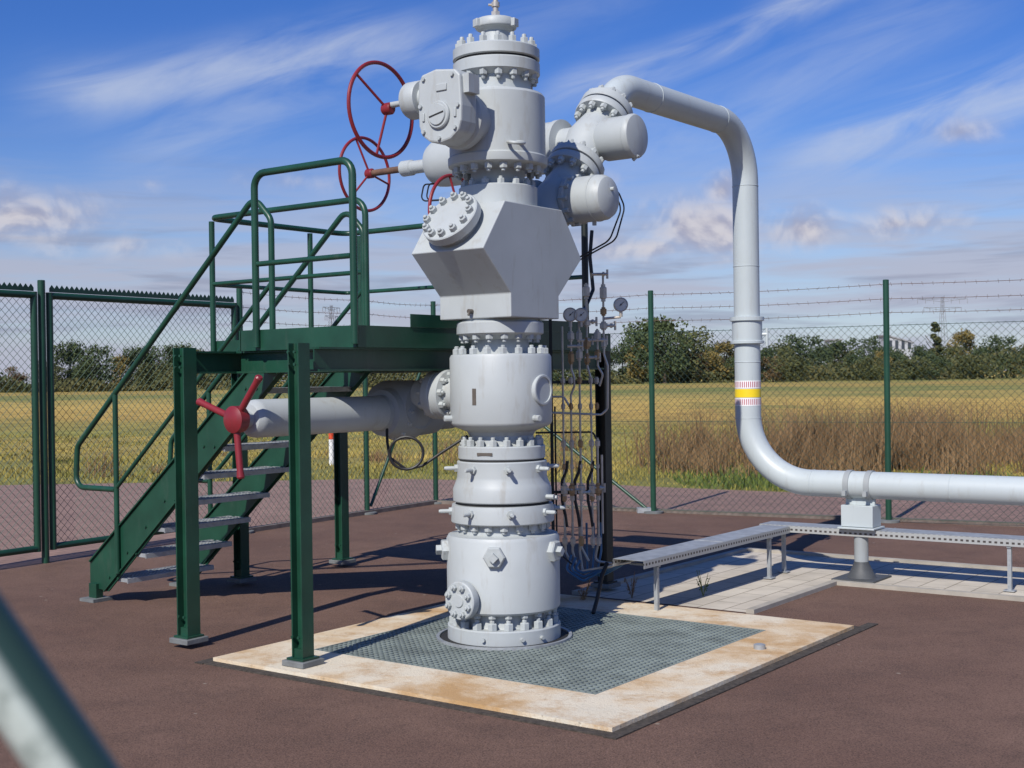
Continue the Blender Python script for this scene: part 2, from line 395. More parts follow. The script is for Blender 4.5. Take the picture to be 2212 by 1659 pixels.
for k in range(12):
    a=rad(30*k); q=(A*math.cos(a)+Z3*math.sin(a))*.155; mb.cyl(c-B*.125+q,c-B*.19+q,.016,6)
mb.cyl(c-B*.43+Z3*.05,c-B*.455+Z3*.05,.012,8); mb.cyl(c-B*.30-Z3*.15,c-B*.30-Z3*.175,.014,8)
mk('valve_cap',mb,[P,N],v1)
mb=MB(); mb.lathe([(.12,.02),(.12,.14),(.165,.145),(.165,.42),(.14,.44),(.04,.45),(.028,.46),(.028,.82)],c,B,40)
mk('stem_housing',mb,[P],v1)
handwheel(v1,c+B*.87,B,.27,rad(20))
v2=wing('wing_valve',.675,.735,1.175,1.235)
c=W(.955)
mb=MB(); mb.lathe([(.12,.02),(.12,.10),(.135,.13),(.145,.15),(.145,.34),(.150,.345),(.150,.37),(.140,.385),(.10,.395),(.0005,.40)],c,-B,48)
mb.cur=1; mb.cyl(c-B*.39-Z3*.13,c-B*.35-Z3*.16,.012,8); mb.cyl(c-B*.15+wd*.14,c-B*.15+wd*.165,.02,6)
mk('valve_cap',mb,[P,N],v2)
mb=MB(); mb.lathe([(.12,.02),(.12,.2),(.185,.21),(.185,.25),(.178,.26),(.178,1.28),(.172,1.34),(.15,1.38),(.09,1.40),(.05,1.41),(.05,1.60),(.06,1.61),(.06,1.70),(.042,1.71)],c,B,44)
mk('actuator_cylinder',mb,[P],v2)
mb=MB(); mb.cyl(c+B*1.70,c+B*2.04,.026,16); mk('stem',mb,[M['rust']],v2)
handwheel(v2,c+B*2.1,B,.285,rad(130))
for k in range(2):
    mb=MB(); q=c+B*(1.36-k*.05)
    mb.tube(fillet([q-Z3*.15,q-Z3*.17-A*.16,q-A*.2-Z3*.30,q-A*.1-Z3*.32+B*-.7],.05),.006,6)
    mk('control_line',mb,[M['black']],v2)
for k in range(2):
    mb=MB(); q=W(.34)-B*(.30-.05*k)+A*.16
    mb.tube(fillet([q,q+A*(.12+.03*k)+Z3*.1,q+A*(.22+.04*k)-Z3*.02,q+A*(.10)-Z3*.25,q+A*.12-Z3*.36+B*.3],.06),.006,6)
    mk('control_line',mb,[M['black']],v1)
av=emp('annulus_valve',S(0,.8,1.45),parent=well)
c=O+Z3*1.545
mb=MB(); mb.lathe([(.11,.29),(.11,.39),(.155,.40),(.16,.406),(.16,.46),(.155,.465),(.155,.472),(.16,.478),(.16,.53),(.155,.536),(.10,.54),(.10,.66)],c,B,44)
mb.cur=1; mb.nuts(c,B,.13,10,.40,.37,.022,.015,.2); mb.nuts(c,B,.13,10,.536,.566,.022,.015,.2)
mk('outlet_flange',mb,[P,N],av)
c=S(0,.82,1.43)
mb=MB(); mb.lathe([(.10,-.50),(.13,-.49),(.13,-.30),(.155,-.28),(.165,-.1),(.185,-.05),(.185,.07),(.165,.10),(.15,.2),(.118,.21),(.113,.24)],c,-A,48)
mb.lathe([(.15,-.16),(.17,-.10),(.17,.14),(.15,.19)],c+Z3*.04,B,40)
mb.cur=1; mb.nuts(c,-A,.16,12,.072,.10,.02,.014,.1)
mk('valve_body',mb,[M['paint2'],N],av)
mb=MB(); mb.lathe([(.112,.2),(.112,1.29),(.108,1.315),(.085,1.34),(.05,1.347),(.04,1.40)],c,-A,44)
mk('stem_cover',mb,[P],av)
mb=MB(); hc=c-A*1.42
mb.lathe([(.045,-.03),(.075,-.02),(.078,.0),(.078,.045),(.06,.055),(.03,.065),(.0005,.066)],hc,-A,32)
for b,z in ((-.205,.245),(.325,.105),(-.035,-.34)):
    dv=B*b+Z3*z; L=dv.length; dv.normalize()
    mb.lathe([(.020,.06),(.020,L-.05),(.024,L-.01),(.017,L)],hc+(-A)*.02,dv,12)
mk('three_arm_handle',mb,[M['red']],av)
mb=MB(); lc=Vector((-.66,8.0,1.19)); pts=[Vector((-.80,8.25,1.33)),Vector((-.79,8.15,1.26))]
for k in range(22):
    a=rad(180+18*k); pts.append(lc+Vector((.105*math.cos(a),.002*k,.10*math.sin(a))))
pts+=[lc+Vector((.0,.05,-.105)),lc+Vector((.10,.06,-.08)),lc+Vector((.22,.06,.0)),lc+Vector((.38,.06,.10))]
mb.tube(pts,.009,8)
mk('cable_loop',mb,[M['black']],av)

# ---------------------------------------------------------------- pipeline
pl=emp('gas_pipeline',S(3.44,0,0),'light grey gas pipeline arching over and running low to ground','pipeline')
p0=W(1.26); pz=3.71; k=(pz-p0.z)/wd.z; p1=p0+wd*k
c4=[p0,p1,S(3.44,0,pz),S(3.44,0,.758),S(3.44,-9,.758)]
RP=.107
mb=MB(); mb.tube(fillet(c4,[.5,.46,.55],16),RP,40)
mk('pipe',mb,[M['pipe']],pl)
for c,ax in ((S(1.9,0,pz),A),(S(2.95,0,pz),A),(S(3.44,0,3.22),Z3),(S(3.44,0,2.55),Z3),(S(3.44,0,1.28),Z3),(S(3.44,0,1.75),Z3),(S(3.44,-.58,.758),B),(S(3.44,-1.7,.758),B)):
    mb=MB(); mb.torus(c,ax,RP,.0035,40,6); mk('weld_seam',mb,[M['pipe']],pl)
mb=MB()
mb.lathe([(.19,-.075),(.195,-.068),(.195,-.015),(.188,-.008),(.13,-.004),(.112,.05),(.107,.10)],p0+wd*.065,wd,56)
mb.cur=1; mb.nuts(p0+wd*.065,wd,.165,12,-.008,.025,.023,.018,.2)
mk('pipe_flange',mb,[P,N],pl)
mb=MB(); mb.lathe([(.108,1.90),(.138,1.905),(.138,1.925),(.125,1.93),(.125,2.09),(.142,2.095),(.142,2.125),(.108,2.13)],S(3.44,0,0),Z3,48)
d=az(75); q=S(3.44,0,0)+d*.118; mb.cyl(q+Z3*1.98,q+d*.05+Z3*1.98,.014,8); mb.cyl(q+d*.045+Z3*1.88,q+d*.045+Z3*2.03,.013,8)
mk('insulating_joint',mb,[M['pipe']],pl)
m,nt,bs=newmat('printed_white_band'); tc=nt.nodes.new('ShaderNodeTexCoord'); sp=nt.nodes.new('ShaderNodeSeparateXYZ'); nt.links.new(tc.outputs['Object'],sp.inputs[0])
an=math_(nt,'ARCTAN2',sp.outputs[1],sp.outputs[0]); st=math_(nt,'FRACT',math_(nt,'MULTIPLY',an,40/math.pi/2*1.0))
s1=math_(nt,'LESS_THAN',st,.42)
s2=math_(nt,'LESS_THAN',math_(nt,'ABSOLUTE',sp.outputs[2]),.024)
nt.links.new(mixc(nt,math_(nt,'MULTIPLY',s1,s2),(.8,.8,.8),(.42,.06,.10)),bs.inputs['Base Color']); bs.inputs['Roughness'].default_value=.4
mb=MB(); mb.lathe([(.1085,1.455),(.1085,1.525)],S(3.44,0,0),Z3,48); mk('yellow_marker_band',mb,[M['yellow']],pl)
for z0 in (1.53,1.385):
    mb=MB(); mb.lathe([(.1083,z0),(.1083,z0+.065)],S(3.44,0,0),Z3,48); mk('printed_marker_band',mb,[m],pl)
ps=emp('pipe_support',S(3.44,-.97,0),'grey steel pipe support with clamps and flared dark foot on pavers','pipe support')
mb=MB(); c=S(3.44,-.97,0)
mb.lathe([(.055,.13),(.055,.42)],c,Z3,32)
mk('column',mb,[M['paint2']],ps)
mb=MB(); mb.lathe([(.125,.02),(.11,.035),(.085,.08),(.062,.13),(.058,.15)],c,Z3,32); mb.box(c+Z3*.018,(.40,.34,.016),(A,B,Z3))
mk('foot',mb,[pmat('dark_support_foot',(.07,.075,.08),.6,0,.2,10)],ps)
mb=MB(); mb.box(c+Z3*.515,(.18,.26,.17),(A,B,Z3)); mb.box(c+Z3*.42,(.24,.30,.015),(A,B,Z3)); mb.box(c+Z3*.625,(.03,.24,.06),(A,B,Z3))
mk('bracket',mb,[M['pipe']],ps,bevel=.004)
for o in (-.085,.085):
    mb=MB(); q=c+B*o+Z3*.758; mb.lathe([(.109,-.022),(.116,-.022),(.116,.022),(.109,.022)],q,B,40,False)
    for s_ in (-1,1): mb.box(q+A*s_*.125-Z3*.06,(.04,.03,.04),(A,B,Z3))
    mk('clamp',mb,[M['paint2']],ps)

# ---------------------------------------------------------------- pad, grating
def slab(mb,a0,a1,b0,b1,z0,z1):
    mb.prism([S(a0,b0,z0),S(a1,b0,z0),S(a1,b1,z0),S(a0,b1,z0)],Z3*(z1-z0))
oa0,oa1,ob0,ob1=-1.43,1.47,-1.69,1.06; ga0,ga1,gb0,gb1=-.95,1.03,-1.29,.72
mb=MB(); slab(mb,oa0,ga0,ob0,ob1,.006,.034); slab(mb,ga1,oa1,ob0,ob1,.006,.034); slab(mb,ga0,ga1,ob0,gb0,.006,.034); slab(mb,ga0,ga1,gb1,ob1,.006,.034)
mk('concrete_pad',mb,[M['conc']],smooth=False,kind='structure')
mb=MB(); slab(mb,oa0-.08,oa1+.24,ob0-.07,ob0-.001,.006,.014); slab(mb,oa0-.08,oa1+.14,ob1+.001,ob1+.07,.006,.014)
slab(mb,oa0-.07,oa0-.001,ob0,ob1,.006,.014); slab(mb,oa1+.001,oa1+.08,ob0,ob1,.006,.014)
m=pmat('dark_joint_gravel',(.055,.045,.036),.95,0,.5,40,.8,60); mk('drain_strip',mb,[m],smooth=False,kind='structure')
gr=emp('steel_grating',S(.04,-.28,0),'flat grey steel bar grating set in concrete around the wellhead','grating')
mb=MB(); slab(mb,ga0,ga1,gb0,gb1,.006,.0075); mk('pit_floor',mb,[M['pit']],gr,smooth=False)
mb=MB(); nA=48
for i in range(nA+1):
    b=gb0+(gb1-gb0)*i/nA; slab(mb,ga0,ga1,b-.0055,b+.0055,.008,.0335)
for i in range(nA+1):
    a=ga0+(ga1-ga0)*i/nA; slab(mb,a-.0055,a+.0055,gb0,gb1,.018,.0328)
slab(mb,ga0,ga0+.012,gb0,gb1,.009,.0345); slab(mb,ga1-.012,ga1,gb0,gb1,.009,.0345); slab(mb,ga0,ga1,gb0,gb0+.012,.009,.0347); slab(mb,ga0,ga1,gb1-.012,gb1,.009,.0347)
mk('bars',mb,[M['grate']],gr,smooth=False)
mb=MB(); mb.lathe([(.425,.02),(.425,.045),(.405,.045),(.405,.02)],O,Z3,64,False); mk('collar_ring',mb,[M['galv']],gr)
mb=MB(); mb.lathe([(.398,.008),(.398,.0365)],O,Z3,64); mk('collar_opening',mb,[M['dark']],gr)

# ---------------------------------------------------------------- platform
gm=M['green']
pf=emp('work_platform',S(.4,1.0,0),'dark green steel work platform on legs with tubular railings','platform')
LW=.088
for a,b,h,mt_ in ((-1.216,1.534,1.86,gm),(-1.28,.468,1.86,gm),(.62,3.11,1.84,gm),(1.80,3.13,1.84,gm),(1.92,.468,1.84,M['darksteel_shade']),(1.92,1.534,1.84,gm)):
    mb=MB(); lw=.10 if (a<0 and b>1) else LW; mb.hbeam(S(a,b,.07),S(a,b,h),lw,lw,.010,B)
    mb.box(S(a,b,.075),(.13,.13,.012),(A,B,Z3)); 
    mb.box(S(a,b,.10),(.07,.07,.06),(A,B,Z3))
    for s_ in (-.025,.025):
        for zz in (h-.05,h-.12,.20):
            mb.cyl(S(a-.052,b+s_,zz),S(a-.062,b+s_,zz),.009,6)
    mk('leg',mb,[mt_],pf)
    mb=MB(); mb.box(S(a,b,.0345+.017),(.17,.17,.033),(A,B,Z3)); mk('foot_plate',mb,[M['foot']],pf,bevel=.004)
def ub(p0,p1,h=.14,w=.09):
    mb=MB(); mb.hbeam(p0,p1,w,h,.012,Z3); return mk('beam',mb,[gm],pf)
ub(S(-1.16,.468,1.77),S(1.87,.468,1.77)); ub(S(-1.16,1.534,1.77),S(1.87,1.534,1.77))
ub(S(.62,1.60,1.77),S(.62,3.05,1.77)); ub(S(1.80,1.60,1.77),S(1.80,3.05,1.77))
ub(S(-.80,.52,1.77),S(-.80,1.48,1.77))
mb=MB(); zt=1.962
mb.prism([S(a,b,zt-.03) for a,b in ((-.85,.42),(1.90,.42),(1.90,3.15),(.42,3.15),(.42,1.40),(-.85,1.40))],Z3*.026)
mk('deck',mb,[M['galv']],pf,smooth=False)
mb=MB()
for (a0_,b0_),(a1_,b1_) in (((-.87,.40),(-.87,1.40)),((-.87,.40),(1.92,.40)),((1.92,.40),(1.92,3.17)),((.40,3.17),(1.92,3.17)),((.40,1.42),(.40,3.17)),((-.87,1.42),(.40,1.42))):
    mb.beam(S(a0_,b0_,1.905),S(a1_,b1_,1.905),.012,.13)
mk('edge_channel',mb,[gm],pf,smooth=False)
rr=.023
def rail(parent,pts,r=.1,rad_=rr,name='railing',m_=None):
    mb=MB(); mb.tube(fillet(pts,r,6),rad_,12); return mk(name,mb,[m_ or gm],parent)
zr=2.945
rail(pf,[S(-.89,.40,1.86),S(-.89,.40,zr),S(-.89,1.24,zr),S(-.89,1.24,1.86)],.09)
rail(pf,[S(-.89,.42,2.38),S(-.89,1.22,2.38)],.05,.017)
rail(pf,[S(.38,1.48,1.86),S(.38,1.48,zr),S(.38,3.17,zr),S(1.94,3.17,zr),S(1.94,.85,zr)],.12)
rail(pf,[S(.38,1.50,2.42),S(.38,3.17,2.42),S(1.94,3.17,2.42),S(1.94,.65,2.42)],.05,.017)
rail(pf,[S(1.94,.83,zr),S(1.94,.63,zr),S(1.94,.63,1.86)],.10,.026,'railing',M['darksteel_shade'])
for a,b in ((.38,3.13),(1.5,3.17),(1.94,3.0),(1.94,1.9)):
    rail(pf,[S(a,b,1.86),S(a,b,zr-.03)])
mb=MB(); mb.beam(S(-.4,.390,2.01),S(1.6,.390,2.01),.006,.08); mk('toe_board',mb,[gm],pf,smooth=False)

st=emp('staircase',S(-.07,3.4,0),'steep green steel staircase with grating treads leading to platform','staircase')
sl=.92; bf=3.45
def zb(b): return (bf-b)*sl
for a in (-.486,.35):
    mb=MB()
    pts=[(bf+.10,.10),(bf+.10,.30),(1.43,zb(1.43)+.13),(1.43,zb(1.43)-.14),(bf-.12,zb(bf-.12)-.02),(bf-.02,.10)]
    mb.prism([S(a-.006,b,z) for b,z in pts],A*.012)
    mb.beam(S(a,bf+.09,.302),S(a,1.43,zb(1.43)+.13),.05,.010,); mb.beam(S(a,bf-.08,.09),S(a,1.43,zb(1.43)-.14),.05,.010)
    mb.box(S(a,bf+.04,.08),(.06,.09,.12),(A,B,Z3))
    for i in range(8):
        z=.2*(i+1); b=bf-z/sl+.02
        for o in (-.05,.06): mb.cyl(S(a-.007,b+o,z+.0),S(a-.017,b+o,z+.0),.010,6)
    mk('stringer',mb,[gm],st,smooth=False)
    mb=MB(); mb.box(S(a,bf+.04,.020),(.17,.17,.024),(A,B,Z3)); mk('foot_plate',mb,[M['foot']],st)
mb=MB(); a0_,a1_=-.475,.34
z=.2; b=bf-z/sl
for i in range(25):
    a=a0_+(a1_-a0_)*i/24; slab(mb,a-.0025,a+.0025,b-.11,b+.13,z-.028,z)
for i in range(8):
    bb=b-.11+.24*i/7; slab(mb,a0_,a1_,bb-.002,bb+.002,z-.02,z-.001)
slab(mb,a0_,a1_,b+.125,b+.135,z-.04,z+.002); slab(mb,a0_,a1_,b-.115,b-.105,z-.035,z)
tr=mk('tread',mb,[M['galv']],st,smooth=False)
for i in range(1,8):
    t=tr.copy(); t.location=tr.location+Z3*(.2*i)-B*(.2*i/sl); t.parent=st; col.objects.link(t)
for a in (-.51,.375):
    rail(st,[S(a,1.50,zb(1.5)),S(a,1.50,2.72),S(a,1.66,2.88),S(a,3.66,1.17),S(a,3.69,.86),S(a,3.20,.86)],.09,.021,'handrail')
    rail(st,[S(a,1.50,2.30),S(a,3.18,.88)],.05,.016,'handrail')
    rail(st,[S(a,3.19,zb(3.19)),S(a,3.19,2.88-(3.19-1.66)*.855)],.05,.02,'baluster')

# ---------------------------------------------------------------- cable trays
def perfmat(axis):
    m,nt,bs=newmat('perforated_steel'); p=wpos(nt); q=mapping(nt,p,(1,1,1),(0,0,-angA))
    s=nt.nodes.new('ShaderNodeSeparateXYZ'); nt.links.new(q,s.inputs[0])
    f=math_(nt,'LESS_THAN',math_(nt,'FRACT',math_(nt,'MULTIPLY',s.outputs[axis],24.0)),.5)
    zf=math_(nt,'LESS_THAN',math_(nt,'ABSOLUTE',math_(nt,'SUBTRACT',math_(nt,'FRACT',math_(nt,'MULTIPLY',s.outputs[2],28.0)),.5)),.22)
    c=mixc(nt,math_(nt,'MULTIPLY',f,zf),(.42,.43,.42),(.07,.06,.055)); nt.links.new(c,bs.inputs['Base Color']); bs.inputs['Roughness'].default_value=.5; bs.inputs['Metallic'].default_value=.3
    return m
def tray(p0,p1,axis,legs,label):
    e=emp('cable_tray',(p0+p1)/2-Z3*((p0+p1)/2).z,label,'cable tray','cable trays on short legs')
    d=(p1-p0).normalized(); sd=d.cross(Z3).normalized(); L=(p1-p0).length; c=(p0+p1)/2
    mb=MB(); mb.box(c,(L,.24,.003),(d,sd,Z3)); n=int(L/1.0)
    for i in range(1,n): mb.box(p0+d*(L*i/n)+Z3*.003,(.012,.242,.003),(d,sd,Z3))
    mk('cover',mb,[M['galv']],e,smooth=False)
    for s_ in (-1,1):
        mb=MB(); mb.box(c+sd*s_*.122-Z3*.027,(L,.003,.052),(d,sd,Z3)); mk('side_rail',mb,[perfmat(axis)],e,smooth=False)
    for q in legs:
        mb=MB(); w_=p0+d*q+sd*.09
        mb.box(Vector((w_.x,w_.y,(w_.z-.05)/2+.01)),(.028,.028,w_.z-.06),(d,sd,Z3)); mb.box(Vector((w_.x,w_.y,.022)),(.08,.07,.008),(d,sd,Z3))
        for k in range(8): mb.box(Vector((w_.x,w_.y,.06+k*.04)),(.012,.0295,.018),(d,sd,Z3))
        mk('leg',mb,[M['galv']],e,smooth=False)
        mb=MB(); q_=Vector((p0.x,p0.y,0))+d*q; mb.box(q_+Z3*(w_.z-.060),(.03,.23,.012),(d,sd,Z3)); mk('cross_arm',mb,[M['galv']],e,smooth=False)
tray(S(1.05,-.27,.40),S(3.37,-.27,.40),0,(.22,2.0),'low galvanised cable tray running from wellhead over pavers')
tray(S(3.5,-.12,.405),S(3.5,-6.5,.405),1,(.20,2.0,3.7,5.2),'long low galvanised perforated cable tray beside the pipeline')

# ---------------------------------------------------------------- instrument rack
ir=emp('instrument_rack',(.5,9.0,0),'stainless tubing rack with pressure gauges, needle valves and hoses','instrument rack')
yp=9.05
def V(x,z,dy=0): return Vector((x,yp+dy,z))
def tubes(lst,r,mat,name):
    for pts in lst:
        mb=MB(); mb.tube(fillet([V(*p) for p in pts],.035,5),r,8); mk(name,mb,[mat],ir)
tubes([[(.415,2.05),(.415,1.70),(.435,1.64),(.435,1.58),(.41,1.52),(.41,.50)],
       [(.472,2.05),(.472,1.45),(.472,.45),(.52,.36)],
       [(.527,2.30),(.527,1.72),(.55,1.64),(.55,.45)],
       [(.60,1.98),(.60,1.72),(.635,1.66),(.61,1.58)],
       [(.645,2.36),(.645,1.80),(.67,1.72),(.665,1.42),(.62,1.38),(.25,1.40)],
       [(.591,1.22),(.591,.50),(.56,.36),(.68,.34)],
       [(.18,1.51),(.36,1.51),(.40,1.44)],[(.355,2.0),(.355,.50)],[(.62,1.10),(.62,.55)]],.0078,M['steel'],'tube')
tubes([[(.16,1.26),(.56,1.26),(.59,1.20)],[(.30,1.44,.1),(.30,.42,.05),(.40,.34,0)]],.0065,M['black'],'tube')
fit=[(.415,1.93,.05,.07),(.415,1.78,.045,.09),(.472,1.80,.05,.08),(.472,1.93,.045,.08),(.527,1.88,.055,.08),(.527,2.24,.05,.10),(.527,2.02,.055,.05),(.527,1.77,.045,.08),(.60,1.93,.05,.08),(.645,2.23,.05,.12),(.645,2.10,.045,.06),(.645,2.00,.055,.06),(.645,1.88,.04,.08),(.60,1.80,.045,.07)]
for x in (.355,.41,.472,.55,.591):
    fit+= [(x,1.18,.036,.06),(x,.86,.048,.09),(x,.80,.034,.05),(x,.50,.038,.07),(x,1.44,.03,.05),(x,1.02,.026,.04),(x,1.62,.034,.05)]
for i,(x,z,w_,h) in enumerate(fit):
    mb=MB(); mb.lathe([(w_*.35,0),(w_*.35,h*.15),(w_*.55,h*.2),(w_*.55,h*.8),(w_*.35,h*.85),(w_*.35,h)],V(x,z-h/2),Z3,6); mk('fitting',mb,[M['brass'] if i%3==1 else M['steel']],ir)
for x,z in ((.61,2.36),(.66,2.00),(.53,2.03),(.50,1.90),(.43,1.86),(.60,1.90),(.55,1.78),(.37,.86),(.43,.86),(.57,.87),(.49,.84)):
    mb=MB(); mb.cyl(V(x-.04,z,-.01),V(x+.07,z,-.01),.010,8); mb.cyl(V(x+.065,z-.032,-.01),V(x+.065,z+.032,-.01),.008,8); mb.cyl(V(x+.03,z,-.01),V(x+.045,z,-.01),.018,6); mk('needle_valve',mb,[M['steel']],ir)
for x,z in ((.412,2.08),(.487,2.077),(.765,2.145)):
    gd=Vector((.05,-1,.0)).normalized(); c=V(x,z,-.03)
    mb=MB(); mb.lathe([(.045,-.03),(.050,-.025),(.050,.008),(.044,.010),(.044,.004)],c,gd,32,False); mb.lathe([(.046,-.03),(.046,-.028)],c,gd,32)
    mb.cyl(c-Z3*.05,c-Z3*.085,.012,8)
    g_=mk('gauge',mb,[M['steel']],ir)
    mb=MB(); mb.lathe([(.043,.0),(.043,.003)],c,gd,32); mk('dial',mb,[M['gauge']],g_)
    mb=MB(); mb.beam(c+gd*.0045-X3*.01-Z3*.01,c+gd*.0045+X3*.022+Z3*.02,.003,.003); mb.cyl(c+gd*.003,c+gd*.007,.006,8); mk('needle',mb,[M['black']],g_)
mb=MB(); mb.tube([V(.645,2.05),V(.765,2.06)],.009,8); mk('tube',mb,[M['steel']],ir)
mb=MB(); mb.box(V(.49,1.61,.02),(.20,.02,.025)); mb.box(V(.49,.84,.02),(.24,.02,.03)); mb.box(V(.275,1.05,.06),(.022,.022,2.08)); mb.box(V(.37,1.61,.04),(.20,.02,.02)); mb.box(V(.36,.84,.04),(.18,.02,.02))
mk('frame',mb,[M['darksteel_shade']],ir,smooth=False)
hl=[]
for x in (.36,.45,.54): hl.append([(x+.02,1.06),(x+.01,.99),(x-.02,.92),(x-.02,.78),(x+.0,.68),(x+.01,.60)])
tubes(hl,.011,M['black'],'hose')
hl=[]
for i in range(6): hl.append([(.36+.05*i,.62,.05),(.36+.05*i,.42,.05),(.42+.03*i,.28-.01*i,.02),(.62+.02*i,.33,-.1),(.80,.365,-.12+.02*i)])
tubes(hl[:3],.008,M['steel'],'tube'); tubes(hl[3:],.008,M['blue'],'hose')
tubes([[(.40+.03*i,.40-.02*i,.03),(.36+.03*i,.30,.0),(.48,.22+.03*i,-.02),(.66,.34,-.1)] for i in range(3)],.009,M['blue'],'hose')
tubes([[(.64,.36,-.1),(.60,.28,-.15),(.56,.12,-.2),(.53,.04,-.25)],[(.62,2.75,.75),(.60,2.55,.72),(.62,2.3,.7),(.55,2.15,.6),(.50,2.1,.1)]],.014,M['black'],'hose')

# ---------------------------------------------------------------- fence & gates
gf=M['greenf']
def chain(mb,p0,p1,z0,z1,pitch=.058,r=.0020):
    d=(p1-p0); Wd=d.length; d.normalize(); n=d.cross(Z3).normalized(); H=z1-z0; stp=pitch*1.4142
    for fam in (1,-1):
        cc=-H if fam==1 else 0.0; end=Wd if fam==1 else Wd+H
        while cc<end:
            if fam==1: za=max(0,-cc); zc=min(H,Wd-cc)
            else: za=max(0,cc-Wd); zc=min(H,cc)
            if zc-za>.02:
                q0=p0+d*(cc+fam*za)+Z3*(z0+za)+n*(fam*.002); q1=p0+d*(cc+fam*zc)+Z3*(z0+zc)+n*(fam*.002)
                w=(q1-q0).normalized(); s=w.cross(n)
                pr=[q0+n*r,q0-n*r*.5+s*r*.87,q0-n*r*.5-s*r*.87]; mb.prism(pr,q1-q0)
            cc+=stp
CORN=Vector((-1.02,17.0,0)); F1=Vector((1.665,15.44,0)); F2=Vector((4.1,14.17,0)); F3=Vector((6.65,12.85,0)); F4=Vector((9.3,11.5,0))
L1=Vector((-1.787,15.79,0)); L2=Vector((-2.93,14.0,0)); L3=Vector((-4.30,11.88,0)); L4=Vector((-5.72,9.68,0))
fe=emp('chain_link_fence',(0,16,0),'green chain-link fence with three strands of barbed wire on top','fence')
for p in (CORN,F1,F2,F3,F4,L1,L2):
    mb=MB(); mb.cyl(p,p+Z3*2.66,.033,16,.004); mk('post',mb,[gf],fe)
    mb=MB(); mb.lathe([(.12,.008),(.12,.03),(.10,.035)],p,Z3,16); mk('post_footing',mb,[M['foot']],fe)
for a_,b_ in ((L2,L1),(L1,CORN),(CORN,F1),(F1,F2),(F2,F3),(F3,F4)):
    mb=MB(); chain(mb,a_,b_,.03,2.17); 
    for z in (.05,1.1,2.16): mb.cyl(a_+Z3*z,b_+Z3*z,.0028,4)
    mk('wire_mesh',mb,[M['wire']],fe,smooth=False)
    for z in (2.30,2.45,2.61):
        mb=MB()
        pts=[a_.lerp(b_,i/10)+Z3*(z-.018*math.sin(math.pi*i/10)) for i in range(11)]; mb.tube(pts,.0028,4,False)
        L=(b_-a_).length; n=int(L/.11)
        for i in range(n):
            q=a_.lerp(b_,(i+.5)/n)+Z3*(z-.018*math.sin(math.pi*(i+.5)/n)); dd=Vector((random.uniform(-1,1),random.uniform(-.3,.3),random.choice((-1,1)))).normalized()*.022
            mb.cyl(q-dd,q+dd,.002,3)
        mk('barbed_wire',mb,[M['rust']],fe,smooth=False)
mb=MB(); mb.cyl(CORN.lerp(F1,.02)+Z3*2.15,CORN.lerp(F1,.97)+Z3*.06,.02,12); mk('brace',mb,[gf],fe)
mb=MB(); mb.cyl(CORN.lerp(L1,.05)+Z3*2.1,L1.lerp(CORN,.05)+Z3*.1,.02,12); mk('brace',mb,[gf],fe)
mb=MB(); q=CORN.lerp(F1,.97); mb.box(q+Z3*.04,(.22,.12,.06)); mk('brace_footing',mb,[M['galv']],fe)
def gate(p0,p1,label):
    d=(p1-p0).normalized(); n=d.cross(Z3)
    e=emp('gate',(p0+p1)/2,label,'gate','double gate leaves')
    q0=p0+d*.085; q1=p1-d*.085
    mb=MB()
    mb.tube([q0+Z3*.12,q0+Z3*2.49],.032,12); mb.tube([q1+Z3*.12,q1+Z3*2.49],.032,12); mb.cyl(q0+Z3*.15,q1+Z3*.15,.03,12); mb.cyl(q0+Z3*2.46,q1+Z3*2.46,.032,12)
    mk('frame',mb,[gf],e)
    mb=MB(); chain(mb,q0,q1,.15,2.46,.055,.0024); mk('wire_mesh',mb,[M['wire']],e,smooth=False)
    L=(q1-q0).length; k=int(L/.055); top=[]
    for i in range(k+1):
        top.append(q0+d*(L*i/k)+Z3*(2.528))
        if i<k: top.append(q0+d*(L*(i+.5)/k)+Z3*(2.562))
    mb=MB(); mb.prism([q0+Z3*2.495]+top+[q1+Z3*2.495],n*.004); mk('spike_strip',mb,[gf],e,smooth=False)
gate(L3,L2,'green chain-link gate leaf with serrated top strip, closed')
gate(L4,L3,'green chain-link gate leaf with serrated top strip, closed')
mb=MB(); mb.cyl(L3,L3+Z3*2.6,.034,16,.004); 
mk('gate_post',mb,[gf],label='dark green round steel post between two gate leaves',category='post')

# ---------------------------------------------------------------- ground
def poly(name,pts,z,mat):
    mb=MB(); mb.add([Vector((x,y,z)) for x,y in pts],[tuple(range(len(pts)))])
    return mk(name,mb,[mat],smooth=False,kind='structure')
poly('ground',[(-2500,-300),(2500,-300),(2500,4000),(-2500,4000)],0,M['field'])
poly('paved_apron',[(-30,-6),(-30,17),(-14,20.5),(-8,21.2),(-2,21.4),(.6,20.3),(2.4,18.9),(6.5,16.2),(16,11.6),(16,-6)],.0035,M['pave_red'])
poly('asphalt_yard',[(-1.02,17.05),(-1.02+13.5,17.05-13.5*.5216),(13.5,-5),(-14,-5),(-14,-3.2)],.007,M['asphalt'])
kmat=pmat('kerb_stone',(.17,.14,.12),.9,0,.25,8,.4,60)
mb=MB(); mb.beam(L2+Z3*.03,CORN+Z3*.03,.10,.05); mb.beam(CORN+Z3*.028,F4+Z3*.028,.08,.045)
mk('kerb',mb,[kmat],smooth=False,kind='structure')
mb=MB()
pp=[S(1.63,-.86,.011),S(3.10,-.86,.011),S(3.10,-7,.011),S(4.45,-7,.011),S(4.45,.52,.011),S(1.63,.52,.011)]
mb.add(pp,[tuple(range(6))]); mk('paved_path',mb,[M['pave']],smooth=False,kind='structure')
mb=MB(); km=pmat('concrete_edging',(.36,.33,.28),.9,0,.15,6,.3,60)
